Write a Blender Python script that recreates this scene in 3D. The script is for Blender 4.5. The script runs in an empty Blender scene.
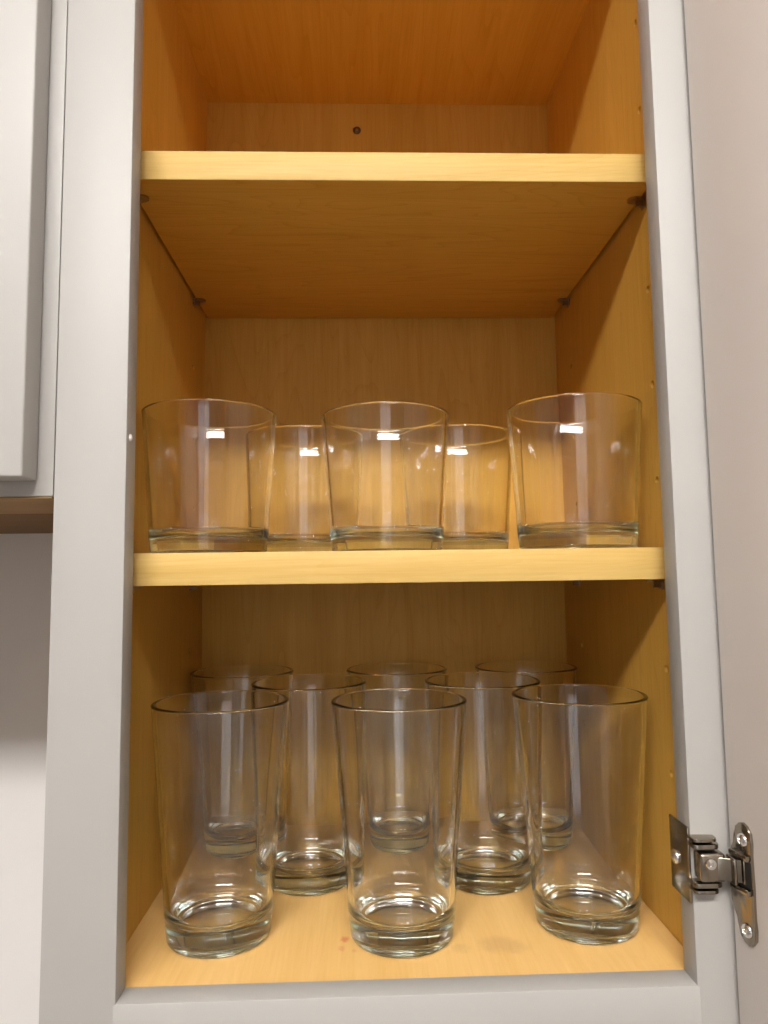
import bpy, bmesh, math
from mathutils import Vector, Matrix

# ------------------------------------------------------------------ camera, world, exposure
sc = bpy.context.scene
COL = sc.collection
CAM = Vector((-0.02489, -0.41552, 0.22725))
PITCH, YAW, ROLL, FPX = 0.09183, 0.03355, -0.01315, 720.49
cp, sp, cw, sw = math.cos(PITCH), math.sin(PITCH), math.cos(YAW), math.sin(YAW)
fwd = Vector((sw * cp, cw * cp, sp)); rt = Vector((cw, -sw, 0)); up = rt.cross(fwd)
cr, sr = math.cos(ROLL), math.sin(ROLL)
rt, up = rt * cr + up * sr, up * cr - rt * sr
cd = bpy.data.cameras.new('camera'); cam = bpy.data.objects.new('camera', cd); COL.objects.link(cam)
cd.sensor_fit = 'VERTICAL'; cd.sensor_height = 36.0; cd.lens = FPX / 1024 * 36.0
cd.clip_start = 0.01; cd.clip_end = 50
cam.matrix_world = Matrix(((rt.x, up.x, -fwd.x, CAM.x), (rt.y, up.y, -fwd.y, CAM.y), (rt.z, up.z, -fwd.z, CAM.z), (0, 0, 0, 1)))
sc.camera = cam
w = bpy.data.worlds.new('world'); sc.world = w; w.use_nodes = True
w.node_tree.nodes['Background'].inputs[0].default_value = (0.92, 0.95, 1.0, 1)
w.node_tree.nodes['Background'].inputs[1].default_value = 2.5
sc.view_settings.view_transform = 'Standard'; sc.view_settings.look = 'None'
sc.view_settings.gamma = 1.0; sc.view_settings.use_curve_mapping = False
sc.view_settings.exposure = 0.0
LAMP = 60.0
cy = sc.cycles
cy.use_denoising = True
cy.max_bounces = 28; cy.diffuse_bounces = 6; cy.glossy_bounces = 10; cy.transmission_bounces = 26; cy.transparent_max_bounces = 16
cy.caustics_refractive = True; cy.caustics_reflective = True; cy.blur_glossy = 0.3
cy.sample_clamp_indirect = 0.0

# ------------------------------------------------------------------ helpers
def link(o, parent=None):
    COL.objects.link(o)
    if parent is not None: o.parent = parent
    return o

def tag(o, label=None, cat=None, group=None, kind=None):
    if label: o['label'] = label
    if cat: o['category'] = cat
    if group: o['group'] = group
    if kind: o['kind'] = kind
    return o

def empty(name, loc, label, cat, group=None):
    o = bpy.data.objects.new(name, None); o.empty_display_size = 0.02; o.location = loc
    return tag(link(o), label, cat, group)

def mobj(name, bm, m, parent=None, smooth=None, loc=None):
    bmesh.ops.recalc_face_normals(bm, faces=bm.faces[:])
    me = bpy.data.meshes.new(name); bm.to_mesh(me); bm.free()
    o = bpy.data.objects.new(name, me); me.materials.append(m)
    if smooth is not None:
        for p in me.polygons: p.use_smooth = True
        me.set_sharp_from_angle(angle=math.radians(smooth))
    if loc is not None: o.location = loc
    return link(o, parent)

def add_box(bm, a, b, bev=0.0, seg=2, mat=None):
    """axis-aligned box between corners a and b, edges rounded by bev, then transformed by mat"""
    t = bmesh.new()
    bmesh.ops.create_cube(t, size=1.0)
    for v in t.verts:
        v.co = Vector([(a[i] + b[i]) / 2 + v.co[i] * (b[i] - a[i]) for i in range(3)])
    if bev > 0:
        bmesh.ops.bevel(t, geom=t.edges[:], offset=bev, segments=seg, profile=0.5, affect='EDGES')
    if mat is not None: bmesh.ops.transform(t, matrix=mat, verts=t.verts[:])
    me = bpy.data.meshes.new('t'); t.to_mesh(me); t.free(); bm.from_mesh(me); bpy.data.meshes.remove(me)

def box(name, a, b, m, parent=None, bev=0.0006, seg=2, mat=None):
    bm = bmesh.new(); add_box(bm, a, b, bev, seg, mat)
    return mobj(name, bm, m, parent, smooth=40 if bev else None)

def add_lathe(bm, prof, n=96, mat=None):
    """revolve (r, z) profile round z; profile ends with r == 0 become poles"""
    rings = []
    for r, z in prof:
        if r < 1e-7: rings.append([bm.verts.new((0, 0, z))])
        else: rings.append([bm.verts.new((r * math.cos(2 * math.pi * k / n), r * math.sin(2 * math.pi * k / n), z)) for k in range(n)])
    new = [v for q in rings for v in q]
    for A, B in zip(rings, rings[1:]):
        for k in range(n):
            k2 = (k + 1) % n
            if len(A) == 1 and len(B) == 1: continue
            if len(A) == 1: bm.faces.new((A[0], B[k2], B[k]))
            elif len(B) == 1: bm.faces.new((A[k], A[k2], B[0]))
            else: bm.faces.new((A[k], A[k2], B[k2], B[k]))
    if mat is not None: bmesh.ops.transform(bm, matrix=mat, verts=new)

def add_prism(bm, pts, h0, h1, mat=None, bev=0.0):
    """extrude a 2-D outline (u, v) from h0 to h1 along w; local axes (u, v, w)"""
    t = bmesh.new()
    A = [t.verts.new((u, v, h0)) for u, v in pts]; B = [t.verts.new((u, v, h1)) for u, v in pts]
    n = len(pts)
    t.faces.new(A[::-1]); top = t.faces.new(B)
    for k in range(n): t.faces.new((A[k], A[(k + 1) % n], B[(k + 1) % n], B[k]))
    if bev: bmesh.ops.bevel(t, geom=list(top.edges), offset=bev, segments=2, profile=0.5, affect='EDGES')
    if mat is not None: bmesh.ops.transform(t, matrix=mat, verts=t.verts[:])
    me = bpy.data.meshes.new('t'); t.to_mesh(me); t.free(); bm.from_mesh(me); bpy.data.meshes.remove(me)

def arc(cx, cz, r, a0, a1, n):
    return [(cx + r * math.cos(math.radians(a0 + (a1 - a0) * k / n)), cz + r * math.sin(math.radians(a0 + (a1 - a0) * k / n))) for k in range(n + 1)]

# ------------------------------------------------------------------ materials
def nmat(name):
    m = bpy.data.materials.new(name); m.use_nodes = True
    nt = m.node_tree
    return m, nt, nt.nodes['Principled BSDF']

def N(nt, t, **kw):
    n = nt.nodes.new(t)
    for k, v in kw.items(): setattr(n, k, v)
    return n

def paint(name, col, rough=0.42, bump=0.02, tint=0.02):
    m, nt, b = nmat(name)
    tc = N(nt, 'ShaderNodeTexCoord')
    no = N(nt, 'ShaderNodeTexNoise'); no.inputs['Scale'].default_value = 9; no.inputs['Detail'].default_value = 3
    nt.links.new(tc.outputs['Object'], no.inputs['Vector'])
    r = N(nt, 'ShaderNodeValToRGB')
    r.color_ramp.elements[0].color = (*[c * (1 - tint) for c in col], 1); r.color_ramp.elements[1].color = (*[min(1, c * (1 + tint)) for c in col], 1)
    r.color_ramp.elements[0].position = 0.3; r.color_ramp.elements[1].position = 0.7
    nt.links.new(no.outputs['Fac'], r.inputs['Fac']); nt.links.new(r.outputs['Color'], b.inputs['Base Color'])
    f = N(nt, 'ShaderNodeTexNoise'); f.inputs['Scale'].default_value = 350; f.inputs['Detail'].default_value = 2
    nt.links.new(tc.outputs['Object'], f.inputs['Vector'])
    bp = N(nt, 'ShaderNodeBump'); bp.inputs['Strength'].default_value = bump; bp.inputs['Distance'].default_value = 0.001
    nt.links.new(f.outputs['Fac'], bp.inputs['Height']); nt.links.new(bp.outputs['Normal'], b.inputs['Normal'])
    b.inputs['Roughness'].default_value = rough
    return m

def wood(name, light, dark, axis, rough=0.5, contrast=1.0, spots=(), figure=1.0, off=(0, 0, 0)):
    """maple veneer: fine fibres and broad figure running along the axis 'x', 'y' or 'z' of the object"""
    m, nt, b = nmat(name)
    tc = N(nt, 'ShaderNodeTexCoord')
    L = nt.links.new
    ai = 'xyz'.index(axis)
    def stretched(scale, ratio, detail, dist=0.0, rg=0.55):
        mp = N(nt, 'ShaderNodeMapping')
        s = [scale] * 3; s[ai] = scale * ratio
        mp.inputs['Scale'].default_value = s; mp.inputs['Location'].default_value = off
        L(tc.outputs['Object'], mp.inputs['Vector'])
        n = N(nt, 'ShaderNodeTexNoise'); n.inputs['Scale'].default_value = 1.0; n.inputs['Detail'].default_value = detail
        n.inputs['Roughness'].default_value = rg; n.inputs['Distortion'].default_value = dist
        L(mp.outputs['Vector'], n.inputs['Vector'])
        return n.outputs['Fac']
    fine = stretched(620, 0.035, 4); mid = stretched(120, 0.05, 3, 0.3); broad = stretched(18, 0.10, 2, 0.6)
    # growth-ring figure: thin dark lines where a slow noise crosses steps
    fr = N(nt, 'ShaderNodeMath', operation='MULTIPLY'); L(broad, fr.inputs[0]); fr.inputs[1].default_value = 22.0
    fs = N(nt, 'ShaderNodeMath', operation='FRACT'); L(fr.outputs[0], fs.inputs[0])
    pw = N(nt, 'ShaderNodeMath', operation='POWER'); L(fs.outputs[0], pw.inputs[0]); pw.inputs[1].default_value = 7.0
    def mad(a, k, c):
        q = N(nt, 'ShaderNodeMath', operation='MULTIPLY_ADD'); L(a, q.inputs[0]); q.inputs[1].default_value = k
        if hasattr(c, 'links'): L(c, q.inputs[2])
        else: q.inputs[2].default_value = c
        return q.outputs[0]
    s = mad(fine, 0.5 * contrast, 0.5 - 0.25 * contrast)
    s = mad(mid, 0.5 * contrast, mad(s, 1.0, -0.25 * contrast))
    s = mad(broad, 0.5 * contrast, mad(s, 1.0, -0.25 * contrast))
    s = mad(pw.outputs[0], 0.2 * figure * contrast, s)
    r = N(nt, 'ShaderNodeValToRGB')
    r.color_ramp.elements[0].position = 0.2; r.color_ramp.elements[1].position = 0.85
    r.color_ramp.elements[0].color = (*light, 1); r.color_ramp.elements[1].color = (*dark, 1)
    L(s, r.inputs['Fac']); colour = r.outputs['Color']
    for (x, y, z, rad, sc_, c, a) in spots:      # dried drips: small irregular marks with their own shape
        mp = N(nt, 'ShaderNodeVectorMath', operation='SUBTRACT'); L(tc.outputs['Object'], mp.inputs[0]); mp.inputs[1].default_value = (x, y, z)
        ml = N(nt, 'ShaderNodeVectorMath', operation='MULTIPLY'); L(mp.outputs[0], ml.inputs[0]); ml.inputs[1].default_value = (1 / rad, sc_ / rad, 0)
        ln = N(nt, 'ShaderNodeVectorMath', operation='LENGTH'); L(ml.outputs[0], ln.inputs[0])
        nz = N(nt, 'ShaderNodeTexNoise'); nz.inputs['Scale'].default_value = 1.6 / rad; L(tc.outputs['Object'], nz.inputs['Vector'])
        ad = N(nt, 'ShaderNodeMath', operation='MULTIPLY_ADD'); L(nz.outputs['Fac'], ad.inputs[0]); ad.inputs[1].default_value = 1.3; L(ln.outputs['Value'], ad.inputs[2])
        mr = N(nt, 'ShaderNodeMapRange', interpolation_type='SMOOTHSTEP'); L(ad.outputs[0], mr.inputs['Value'])
        mr.inputs['From Min'].default_value = 0.9; mr.inputs['From Max'].default_value = 1.75
        mr.inputs['To Min'].default_value = a; mr.inputs['To Max'].default_value = 0.0
        mx = N(nt, 'ShaderNodeMix', data_type='RGBA'); L(mr.outputs['Result'], mx.inputs['Factor'])
        L(colour, mx.inputs[6]); mx.inputs[7].default_value = (*c, 1); colour = mx.outputs[2]
    L(colour, b.inputs['Base Color'])
    bp = N(nt, 'ShaderNodeBump'); bp.inputs['Strength'].default_value = 0.05; bp.inputs['Distance'].default_value = 0.0005
    L(fine, bp.inputs['Height']); L(bp.outputs['Normal'], b.inputs['Normal'])
    b.inputs['Roughness'].default_value = rough; b.inputs['Specular IOR Level'].default_value = 0.3
    return m

def metal(name, col, rough):
    m, nt, b = nmat(name)
    tc = N(nt, 'ShaderNodeTexCoord'); no = N(nt, 'ShaderNodeTexNoise'); no.inputs['Scale'].default_value = 220
    nt.links.new(tc.outputs['Object'], no.inputs['Vector'])
    mr = N(nt, 'ShaderNodeMapRange'); mr.inputs['To Min'].default_value = rough * 0.7; mr.inputs['To Max'].default_value = rough * 1.3
    nt.links.new(no.outputs['Fac'], mr.inputs['Value']); nt.links.new(mr.outputs['Result'], b.inputs['Roughness'])
    b.inputs['Base Color'].default_value = (*col, 1); b.inputs['Metallic'].default_value = 1.0
    return m

def glassmat(name, tint):
    m, nt, b = nmat(name)
    b.inputs['Base Color'].default_value = (*tint, 1); b.inputs['Transmission Weight'].default_value = 1.0
    b.inputs['IOR'].default_value = 1.5
    tc = N(nt, 'ShaderNodeTexCoord'); no = N(nt, 'ShaderNodeTexNoise'); no.inputs['Scale'].default_value = 60
    nt.links.new(tc.outputs['Object'], no.inputs['Vector'])
    bp = N(nt, 'ShaderNodeBump'); bp.inputs['Strength'].default_value = 0.02; bp.inputs['Distance'].default_value = 0.001
    nt.links.new(no.outputs['Fac'], bp.inputs['Height']); nt.links.new(bp.outputs['Normal'], b.inputs['Normal'])
    b.inputs['Roughness'].default_value = 0.0
    va = N(nt, 'ShaderNodeVolumeAbsorption'); va.inputs['Color'].default_value = (0.62, 0.72, 0.64, 1); va.inputs['Density'].default_value = 14.0
    nt.links.new(va.outputs['Volume'], nt.nodes['Material Output'].inputs['Volume'])
    return m

PAINT = (0.405, 0.389, 0.368)
M_paint = paint('painted_cabinet', PAINT, 0.5)
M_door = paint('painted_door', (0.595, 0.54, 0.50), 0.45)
M_wall = paint('wall_paint', (0.69, 0.67, 0.66), 0.7, 0.05)
M_ceil = paint('ceiling_paint', (0.82, 0.80, 0.77), 0.8, 0.05)
MAPLE_L, MAPLE_D = (0.71, 0.415, 0.085), (0.57, 0.298, 0.038)
M_side = wood('maple_side', MAPLE_L, MAPLE_D, 'z')
M_back = wood('maple_back', MAPLE_L, MAPLE_D, 'z', off=(3.1, 0.4, 1.7))
M_top = wood('maple_top', MAPLE_L, MAPLE_D, 'y', off=(1.3, 5.2, 0))
M_floor = wood('maple_floor', (0.84, 0.545, 0.21), (0.72, 0.42, 0.125), 'y', figure=0.5, off=(7.3, 2.2, 0), spots=(  # paler than the other maple: the floor's brighter light is put into its colour
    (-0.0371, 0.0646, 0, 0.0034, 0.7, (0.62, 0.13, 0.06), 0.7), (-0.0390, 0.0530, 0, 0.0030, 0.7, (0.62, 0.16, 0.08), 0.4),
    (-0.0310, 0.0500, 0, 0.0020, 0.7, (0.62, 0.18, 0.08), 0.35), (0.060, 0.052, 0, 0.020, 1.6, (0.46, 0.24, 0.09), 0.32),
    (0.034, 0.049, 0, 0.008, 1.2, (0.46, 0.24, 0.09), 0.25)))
M_shelf = wood('maple_shelf', MAPLE_L, MAPLE_D, 'x', figure=1.5, off=(2.2, 8.1, 3.3))
M_edge = wood('maple_edge', (0.66, 0.455, 0.160), (0.57, 0.355, 0.10), 'x', figure=0.5, contrast=1.7, off=(0.5, 4.1, 9.3))
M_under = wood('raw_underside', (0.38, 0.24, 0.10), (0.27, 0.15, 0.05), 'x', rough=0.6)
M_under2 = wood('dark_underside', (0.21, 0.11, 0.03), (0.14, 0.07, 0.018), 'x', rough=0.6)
M_nickel = metal('nickel', (0.34, 0.295, 0.24), 0.2)
M_chrome = metal('bright_steel', (0.82, 0.80, 0.78), 0.16)
M_dark = metal('dark_steel', (0.16, 0.12, 0.09), 0.35)
M_black = paint('cup_shade_black', (0.012, 0.010, 0.009), 0.5)  # shade inside the hinge cup, painted as black
M_bronze = metal('pin_steel', (0.42, 0.31, 0.20), 0.3)
M_bump = paint('clear_bumper', (0.75, 0.73, 0.70), 0.2)
M_glass = glassmat('clear_glass', (1.0, 1.0, 1.0))

# ------------------------------------------------------------------ the room
RX0, RX1, RY0, WY, RZ0, RZ1 = -2.0, 1.9, -2.9, 0.300, -1.37, 1.30
def structure(name, a, b, m):
    return tag(box(name, a, b, m, None, 0), kind='structure')
structure('wall_back', (RX0 - .1, WY, RZ0 - .1), (RX1 + .1, WY + .1, RZ1 + .1), M_wall)
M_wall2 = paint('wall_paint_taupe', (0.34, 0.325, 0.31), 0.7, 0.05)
structure('wall_left', (RX0 - .1, RY0, RZ0), (RX0, WY, RZ1), M_wall2)
structure('wall_right', (RX1, RY0, RZ0), (RX1 + .1, WY, RZ1), M_wall2)
WX0, WX1, WZ0, WZ1 = -0.62, 0.40, -0.42, 0.84
bm = bmesh.new()
ou = [(RX0 - .1, RZ0 - .1), (RX1 + .1, RZ0 - .1), (RX1 + .1, RZ1 + .1), (RX0 - .1, RZ1 + .1)]; inn = [(WX0, WZ0), (WX1, WZ0), (WX1, WZ1), (WX0, WZ1)]
vs = [[bm.verts.new((x, y, z)) for x, z in q] for y in (RY0 - .1, RY0) for q in (ou, inn)]
for k in range(4):
    k2 = (k + 1) % 4
    for A, B in ((0, 1), (1, 3), (3, 2), (2, 0)): bm.faces.new((vs[A][k], vs[A][k2], vs[B][k2], vs[B][k]))
tag(mobj('wall_front', bm, M_wall2), kind='structure')
M_trim = paint('white_trim', (0.75, 0.74, 0.72), 0.4)
m, nt, b = nmat('window_glass'); M_pane = m
b.inputs['Transmission Weight'].default_value = 1.0; b.inputs['IOR'].default_value = 1.45; b.inputs['Roughness'].default_value = 0.0
win = tag(box('window_1', (WX0, RY0 - .075, WZ0), (WX0 + .04, RY0 - .03, WZ1), M_trim, None, 0.002), kind='structure')
for nm_, a_, b_ in (('jamb', (WX1 - .04, RY0 - .075, WZ0), (WX1, RY0 - .03, WZ1)), ('head', (WX0 + .04, RY0 - .075, WZ1 - .04), (WX1 - .04, RY0 - .03, WZ1)),
                    ('sill', (WX0 + .04, RY0 - .075, WZ0), (WX1 - .04, RY0 + .03, WZ0 + .035)), ('meeting_rail', (WX0 + .04, RY0 - .07, .19), (WX1 - .04, RY0 - .035, .23))):
    box(nm_, a_, b_, M_trim, win, 0.002)
box('pane', (WX0 + .04, RY0 - .055, WZ0 + .035), (WX1 - .04, RY0 - .051, .19), M_pane, win, 0); box('pane', (WX0 + .04, RY0 - .055, .23), (WX1 - .04, RY0 - .051, WZ1 - .04), M_pane, win, 0)
structure('ceiling', (RX0 - .1, RY0, RZ1), (RX1 + .1, WY, RZ1 + .1), M_ceil)
M_tile = paint('floor_vinyl', (0.43, 0.37, 0.315), 0.45)
structure('floor', (RX0 - .1, RY0, RZ0 - .1), (RX1 + .1, WY, RZ0), M_tile)

# ------------------------------------------------------------------ ceiling light
LX, LY, LZ = -0.24, -1.37, 1.215
lt = empty('ceiling_light', (LX, LY, RZ1), 'long white ceiling light with a frosted diffuser in front of the cabinets', 'light')
m, nt, b = nmat('lit_diffuser')
b.inputs['Base Color'].default_value = (0.9, 0.9, 0.88, 1)
b.inputs['Emission Color'].default_value = (1.0, 0.975, 0.94, 1); b.inputs['Emission Strength'].default_value = LAMP
M_lamp = m
M_white = paint('white_enamel', (0.8, 0.8, 0.79), 0.4)
box('housing', (-.62, -.135, -.035), (.62, .135, 0), M_white, lt, 0.003)
bm = bmesh.new(); add_box(bm, (-.6, -.12, LZ - RZ1), (.6, .12, -.035), 0.012, 3); mobj('diffuser', bm, M_lamp, lt, 40)

# ------------------------------------------------------------------ the open wall cabinet
W2 = 0.1593; T = 0.0172; XL, XR, D, ZC = -0.1751, 0.1715, 0.2773, 0.7088
S1Z, S1T, S1Y = 0.5028, 0.0192, 0.0287
S2Z, S2T, S2Y = 0.2443, 0.0198, 0.0276
ZTOP, ZBOT, ZOPEN = 0.742, -0.040, 0.700
SX0, SX1 = -0.2000, 0.2000
cab = empty('wall_cabinet', (0, 0, 0), 'light grey painted wall cabinet with maple interior and open door', 'cabinet')
box('stile', (SX0, 0, ZBOT), (-W2, T, ZTOP), M_paint, cab, 0.0008)
box('stile', (W2, 0, ZBOT), (SX1, T, ZTOP), M_paint, cab, 0.0008)
box('rail', (-W2 - .002, -0.00002, ZBOT), (W2 + .002, T, 0.0004), M_paint, cab, 0.0008)
box('rail', (-W2 - .002, -0.00002, ZOPEN), (W2 + .002, T, ZTOP), M_paint, cab, 0.0008)

HOLE_Z = [0.1010, 0.1665, 0.2200, 0.2896, 0.3541, 0.4199, 0.4800, 0.5486, 0.6130]
HOLE_Y = (0.0505, 0.2285)
def side_panel(x0, x1, inner, sgn):
    o = box('side_panel', (x0, T, ZBOT + .02), (x1, D, ZTOP - .004), M_side, cab, 0)
    bm = bmesh.new()
    for y in HOLE_Y:
        for z in HOLE_Z:
            mt = Matrix.Translation((inner, y, z)) @ Matrix.Rotation(math.pi / 2, 4, 'Y')
            bmesh.ops.create_cone(bm, cap_ends=True, segments=16, radius1=0.0026, radius2=0.0026, depth=0.018, matrix=mt)
    me = bpy.data.meshes.new('cut'); bm.to_mesh(me); bm.free()
    c = bpy.data.objects.new('cut', me); COL.objects.link(c)
    md = o.modifiers.new('b', 'BOOLEAN'); md.operation = 'DIFFERENCE'; md.object = c; md.solver = 'EXACT'
    dg = bpy.context.evaluated_depsgraph_get()
    nm = bpy.data.meshes.new_from_object(o.evaluated_get(dg))
    o.modifiers.clear(); o.data = nm
    bpy.data.objects.remove(c); bpy.data.meshes.remove(me)
    return o
side_panel(SX0 + .004, XL, XL, -1)
side_panel(XR, SX1 - .004, XR, 1)
box('back_panel', (XL - .006, D, ZBOT + .02), (XR + .006, D + .012, ZTOP - .004), M_back, cab, 0)
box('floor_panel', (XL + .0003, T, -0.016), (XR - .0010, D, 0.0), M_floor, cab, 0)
box('top_panel', (XL, T, ZC), (XR, D, ZC + .016), M_top, cab, 0)

# mounting screw in the back panel: washer head with a cross recess
bm = bmesh.new()
mt = Matrix.Translation((-0.024, D, 0.6796)) @ Matrix.Rotation(math.pi / 2, 4, 'X')
add_lathe(bm, [(0, -0.002), (.0036, -0.002), (.0036, .0006), (.0040, .0009), (.0038, .0016), (.0028, .0026), (.0014, .0031), (0, .0032)], 32, mt)
s = mobj('screw', bm, M_dark, cab, 50)
bm = bmesh.new()
add_box(bm, (-.0018, -.0003, .0026), (.0018, .0003, .00335), 0, 1, mt); add_box(bm, (-.0003, -.0018, .0026), (.0003, .0018, .00335), 0, 1, mt)
mobj('cross_recess', bm, M_chrome, s)
# bumper dot on the inner edge of the left stile
bm = bmesh.new()
add_lathe(bm, [(0, -.001), (.0022, -.001), (.0022, .0004), (.0017, .0010), (.0008, .0013), (0, .0014)], 24,
          Matrix.Translation((-W2, 0.0063, 0.3113)) @ Matrix.Rotation(math.pi / 2, 4, 'Y'))
tag(mobj('bumper', bm, M_bump, cab, 50), 'small round clear bumper')

# open door, hinged on the right, swung a little past square
A_ = math.radians(12.0)
dv = Vector((math.sin(A_), -math.cos(A_), 0)); nv = Vector((-math.cos(A_), -math.sin(A_), 0))
# local axes: u along the door away from the hinge, v up, w out of the inner face
MD = Matrix(((dv.x, 0, nv.x, 0.180), (dv.y, 0, nv.y, -0.003), (0, 1, 0, 0), (0, 0, 0, 1)))
DW, DZ0, DZ1, DT = 0.352, -0.028, 0.730, 0.020
SW = 0.080
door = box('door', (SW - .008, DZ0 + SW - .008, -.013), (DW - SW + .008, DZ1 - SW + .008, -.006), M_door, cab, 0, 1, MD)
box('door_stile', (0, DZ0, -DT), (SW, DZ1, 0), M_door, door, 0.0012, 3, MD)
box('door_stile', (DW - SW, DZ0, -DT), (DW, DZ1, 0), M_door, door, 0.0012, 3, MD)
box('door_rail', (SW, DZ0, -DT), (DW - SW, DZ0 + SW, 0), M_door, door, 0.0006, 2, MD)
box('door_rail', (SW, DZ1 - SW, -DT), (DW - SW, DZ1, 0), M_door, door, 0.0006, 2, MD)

# face-frame hinge: plate on the stile edge, lugs wrapping the stile face, arm, flanged cup on the door
XF = W2
bm = bmesh.new()
add_box(bm, (XF + .0005, -.0105, .0588), (XF + .0148, -.0006, .0742), .0018, 3)      # body in front of the stile
hinge = mobj('hinge', bm, M_nickel, cab, 40)
tag(hinge, 'nickel concealed hinge')
bm = bmesh.new()
add_box(bm, (XF - .0016, .0002, .0436), (XF - .0001, .0245, .0850), .0006, 2)
mobj('mounting_plate', bm, M_nickel, hinge, 40)
bm = bmesh.new()
add_lathe(bm, [(0, 0), (.0040, 0), (.0042, .0006), (.0037, .0017), (.0024, .0026), (.0010, .0030), (0, .0030)], 32,
          Matrix.Translation((XF - .0016, .0158, .0637)) @ Matrix.Rotation(-math.pi / 2, 4, 'Y'))
mobj('screw', bm, M_chrome, hinge, 50)
def lug(z0, z1, x1):
    bm = bmesh.new()
    pts = [(XF - .0016, .0010), (XF - .0016, -.0062)] + [(XF - .0016 + .002 * (1 - math.cos(t)), -.0062 - .002 * math.sin(t)) for t in (0.5, 1.0, 1.57)] \
        + [(x1 - .004 + .004 * math.sin(t), -.0042 - .004 * math.cos(t)) for t in (0, .5, 1.0, 1.57)] + [(x1, -.0004), (XF, -.0004), (XF, .0010)]
    add_prism(bm, pts, z0, z1, None, 0.0005)
    return mobj('lug', bm, M_nickel, hinge, 40)
lug(.0758, .0782, XF + .0135); lug(.0796, .0812, XF + .0125)
lug(.0552, .0576, XF + .0145); lug(.0520, .0538, XF + .0125)
bm = bmesh.new()
add_lathe(bm, [(0, -.002), (.0030, -.002), (.0032, .0004), (.0028, .0012), (.0012, .0014), (.0009, .0006), (0, .0006)], 24,
          Matrix.Translation((XF + .0060, -.0105, .0690)) @ Matrix.Rotation(math.pi / 2, 4, 'X'))
mobj('adjusting_screw', bm, M_chrome, hinge, 50)
# arm bridging from the body to the cup
bm = bmesh.new()
arm_pts = [(XF + .010, -.0105), (XF + .016, -.0125), (.1800, -.0150), (.1835, -.0165), (.1860, -.0130), (.1835, -.0105), (.1795, -.0095), (XF + .017, -.0062), (XF + .010, -.0040)]
add_prism(bm, arm_pts, .0604, .0722, None, 0.0006)
mobj('arm', bm, M_nickel, hinge, 40)
bm = bmesh.new()
add_box(bm, (.1755, -.0162, .0596), (.1772, -.0072, .0732), .0005, 2); add_box(bm, (.1800, -.0172, .0600), (.1815, -.0090, .0728), .0005, 2)
mobj('knuckle', bm, M_nickel, hinge, 40)
# flange on the door: waist at the middle, rounded ears at both ends
ZH = 0.0635
ear = []
half = [(0.0035, 0.0), (0.0015, 0.008), (0.0012, 0.0120), (0.0030, 0.0165), (0.0058, 0.0195), (0.0060, 0.0240), (0.0070, 0.0285), (0.0098, 0.0310), (0.0128, 0.0318), (0.0160, 0.0305), (0.0185, 0.0272), (0.0190, 0.0220), (0.0185, 0.0160), (0.0186, 0.0080), (0.0188, 0.0)]
outl = [(u, ZH - 0.003 + v) for u, v in half] + [(u, ZH - 0.003 - v * 1.02) for u, v in half[::-1][1:-1]]
bm = bmesh.new(); add_prism(bm, outl, -.0005, .0016, MD, 0.0006)
cupf = mobj('cup_flange', bm, M_nickel, hinge, 40)
bm = bmesh.new()
add_box(bm, (.0035, ZH - .0050, .0012), (.0180, ZH + .0095, .0022), .0008, 2, MD)
mobj('cup_well_shade', bm, M_black, hinge, 40)  # black slab stands in for the shaded hollow of the cup
for za, zb in ((.0095, .0128), (-.0083, -.0050)):
    box('cup_rim', (.0035, ZH + za, .0010), (.0178, ZH + zb, .0042), M_nickel, hinge, .0010, 2, MD)
for dz in (0.0225, -0.0245):
    bm = bmesh.new()
    add_lathe(bm, [(0, -.001), (.0036, -.001), (.0038, .0020), (.0030, .0030), (.0013, .0034), (.0009, .0024), (0, .0024)], 24, MD @ Matrix.Translation((.0125, ZH - .003 + dz, 0)))
    mobj('screw', bm, M_chrome, hinge, 50)

# ------------------------------------------------------------------ neighbouring cabinet on the left
BZ = 0.2766
nb = empty('wall_cabinet', (-0.45, 0, BZ), 'shorter light grey wall cabinet with closed door at the left edge', 'cabinet')
def nbox(name, a, b, m, bev=0.0006, seg=2, parent=nb, parent_loc=Vector((-0.45, 0, BZ))):
    bm = bmesh.new(); add_box(bm, Vector(a) - parent_loc, Vector(b) - parent_loc, bev, seg)
    return mobj(name, bm, m, parent, 40 if bev else None)
NX0 = -0.70
nbox('stile', (-.2398, 0.0003, BZ), (-.2005, T, ZTOP), M_paint)
nbox('stile', (NX0, 0.0003, BZ), (NX0 + .04, T, ZTOP), M_paint)
nbox('rail', (NX0 + .04, 0.0003, BZ), (-.2398, T, BZ + .038), M_paint)
nbox('rail', (NX0 + .04, 0.0003, ZTOP - .04), (-.2398, T, ZTOP), M_paint)
nbox('side_panel', (-.2172, T, BZ + .0005), (-.2014, WY - .001, ZTOP), M_side, 0)
nbox('side_panel', (NX0, T, BZ + .0005), (NX0 + .016, WY - .001, ZTOP), M_side, 0)
nbox('top_panel', (NX0 + .016, T, ZTOP - .016), (-.2172, WY - .001, ZTOP), M_side, 0)
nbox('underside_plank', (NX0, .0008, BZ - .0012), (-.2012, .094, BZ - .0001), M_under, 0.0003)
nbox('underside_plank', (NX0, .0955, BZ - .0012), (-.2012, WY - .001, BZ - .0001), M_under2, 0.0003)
nbox('bottom_panel', (NX0 + .016, T, BZ), (-.2172, WY - .001, BZ + .013), M_side, 0)
DR, DL, DB, DTP = -.2090, NX0 + .010, .2852, ZTOP - .010
nd = nbox('door', (DL + .05, -.0125, DB + .05), (DR - .05, -.0065, DTP - .05), M_paint, 0)
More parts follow.
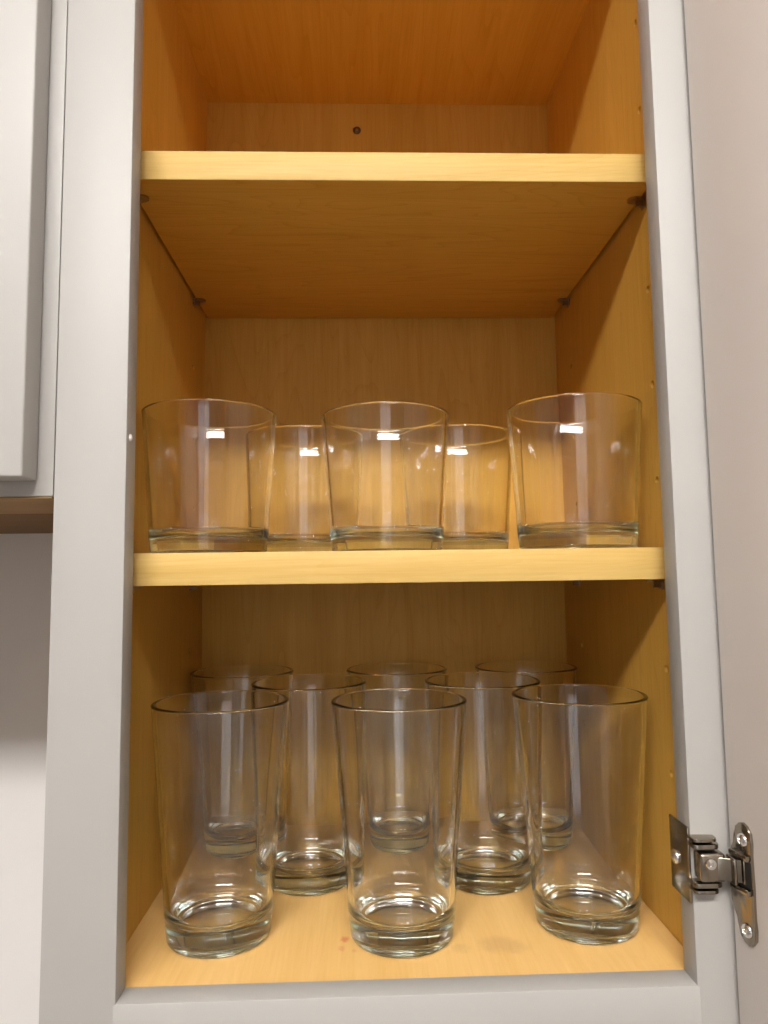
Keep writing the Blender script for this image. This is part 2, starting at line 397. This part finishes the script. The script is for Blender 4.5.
def ndp(name, a, b, bev=.0012):
    bm = bmesh.new(); L0 = Vector((-0.45, 0, BZ)); add_box(bm, Vector(a) - L0, Vector(b) - L0, bev, 3)
    return mobj(name, bm, M_paint, nd, 40)
ndp('door_stile', (DR - .058, -.0200, DB), (DR, -.0012, DTP)); ndp('door_stile', (DL, -.0200, DB), (DL + .058, -.0012, DTP))
ndp('door_rail', (DL + .058, -.0200, DB), (DR - .058, -.0012, DB + .058), .0006); ndp('door_rail', (DL + .058, -.0200, DTP - .058), (DR - .058, -.0012, DTP), .0006)

# ------------------------------------------------------------------ shelves and pins
def shelf(z, t, y0, label):
    L0 = Vector((0, 0.15, z - t))
    e = empty('cabinet_shelf', L0, label, 'shelf', 'adjustable maple shelves')
    bm = bmesh.new(); add_box(bm, Vector((XL + .0030, y0 + .0008, z - t)) - L0, Vector((XR - .0030, D - .0012, z)) - L0, 0)
    mobj('board', bm, M_shelf, e)
    bm = bmesh.new(); add_box(bm, Vector((XL + .0030, y0, z - t)) - L0, Vector((XR - .0030, y0 + .0008, z)) - L0, 0.0003, 2)
    mobj('edge_band', bm, M_edge, e, 40)
shelf(S1Z, S1T, S1Y, 'upper maple shelf with nothing on it')
shelf(S2Z, S2T, S2Y, 'lower maple shelf carrying the short tumblers')

def pin_mesh():
    bm = bmesh.new()      # local: +x points away from the wall, origin at the wall face just under the shelf
    bmesh.ops.create_cone(bm, cap_ends=True, segments=16, radius1=0.0024, radius2=0.0024, depth=0.0085,
                          matrix=Matrix.Translation((-0.0040, 0, -0.0036)) @ Matrix.Rotation(math.pi / 2, 4, 'Y'))
    add_box(bm, (0.0001, -0.0036, -0.0066), (0.0009, 0.0036, -0.0002), 0.0003, 2)
    pts = [(0.0002, -0.0042), (0.0075, -0.0042), (0.0100, -0.0030), (0.0110, -0.0010), (0.0110, 0.0010), (0.0100, 0.0030), (0.0075, 0.0042), (0.0002, 0.0042)]
    add_prism(bm, pts, -0.0015, -0.0002)
    add_box(bm, (0.0008, -0.0006, -0.0055), (0.0060, 0.0006, -0.0012), 0.0002, 1)
    bmesh.ops.recalc_face_normals(bm, faces=bm.faces[:])
    me = bpy.data.meshes.new('shelf_pin'); bm.to_mesh(me); bm.free(); me.materials.append(M_bronze)
    return me
PM = pin_mesh()
for z, sn in ((S1Z - S1T, 'upper'), (S2Z - S2T, 'lower')):
    for x, sd, rot in ((XL, 'left', 0), (XR, 'right', math.pi)):
        for y, fb in ((HOLE_Y[0], 'front'), (HOLE_Y[1], 'rear')):
            o = bpy.data.objects.new('shelf_pin', PM); link(o); o.location = (x, y, z); o.rotation_euler = (0, 0, rot)
            tag(o, f'small steel shelf pin under {fb} {sd} corner of the {sn} shelf', 'shelf pin', 'shelf pins')

# ------------------------------------------------------------------ glasses
def glass_mesh(name, H, RT, RB, wall_t, wall_b, base, punt, fil):
    """closed profile: underside, foot, tapered outside, rounded rim, inside wall, rounded inner floor"""
    prof = [(0, punt), (RB * .55, punt * .9), (RB * .78, punt * .4), (RB * .85, 0.0), (RB * .925, 0.0)]
    prof += arc(RB * .925, RB * .075, RB * .075, -75, 0, 5)
    zs = base * 1.35
    def ro(z): return RB + (RT - RB) * (z / H)
    prof += [(ro(zs * .6), zs * .6), (ro(zs) + .0002, zs)]
    for k in range(1, 9):
        z = zs + (H - wall_t * .6 - zs) * k / 8; prof.append((ro(z), z))
    rc = RT - wall_t * .55
    prof += arc(rc, H - wall_t * .6, wall_t * .62, 15, 165, 7)
    def ri(z): return ro(z) - (wall_b + (wall_t - wall_b) * (z / H))
    zi = base + fil
    for k in range(1, 9):
        z = (H - wall_t * .6) + (zi - (H - wall_t * .6)) * k / 8; prof.append((ri(z), z))
    rc_ = ri(zi) - fil
    prof += [(rc_ + fil * math.cos(t), zi - fil * math.sin(t)) for t in (0.2, 0.4, 0.6, 0.8, 1.0, 1.2, 1.4, 1.57)]
    prof += [(rc_ * .6, base - .0001), (rc_ * .3, base - .0002), (0, base - .0002)]
    bm = bmesh.new(); add_lathe(bm, prof, 96)
    bmesh.ops.recalc_face_normals(bm, faces=bm.faces[:])
    me = bpy.data.meshes.new(name); bm.to_mesh(me); bm.free(); me.materials.append(M_glass)
    for p in me.polygons: p.use_smooth = True
    return me
PINT = glass_mesh('pint_glass', 0.1478, 0.0446, 0.0331, 0.0027, 0.0036, 0.0135, 0.0022, 0.0105)
ROCK = glass_mesh('short_tumbler', 0.0974, 0.0455, 0.0388, 0.0026, 0.0032, 0.0110, 0.0018, 0.0075)
pints = [((-.1183, .0758), 'tall clear pint glass at the front left, nearest the left cabinet wall'),
         ((-.0005, .0695), 'tall clear pint glass at the front centre beside the red stain'),
         ((.1218, .0776), 'tall clear pint glass at the front right, nearest the hinge'),
         ((-.0658, .1585), 'tall clear pint glass in the middle row, left of its pair'),
         ((.0685, .1514), 'tall clear pint glass in the middle row, right of its pair'),
         ((-.1295, .2310), 'tall clear pint glass in the back row at the left corner'),
         ((.0061, .2315), 'tall clear pint glass in the back row at the centre'),
         ((.1206, .2300), 'tall clear pint glass in the back row at the right corner')]
for i, ((x, y), lb) in enumerate(pints):
    o = bpy.data.objects.new('pint_glass', PINT); link(o); o.location = (x, y, 0.0003); o.rotation_euler.z = 0.7 * i
    tag(o, lb, 'glass', 'pint glasses on the cabinet floor')
rocks = [((-.1276, .0790), 'short clear tumbler at the front left of the lower shelf'),
         ((-.0062, .0890), 'short clear tumbler at the front centre of the lower shelf'),
         ((.1222, .0680), 'short clear tumbler at the front right of the lower shelf'),
         ((-.0682, .1597), 'short clear tumbler standing behind the front left and centre tumblers'),
         ((.0540, .1590), 'short clear tumbler standing behind the front centre and right tumblers')]
for i, ((x, y), lb) in enumerate(rocks):
    o = bpy.data.objects.new('short_tumbler', ROCK); link(o); o.location = (x, y, S2Z + 0.0003); o.rotation_euler.z = 0.9 * i
    tag(o, lb, 'glass', 'short tumblers on the lower shelf')
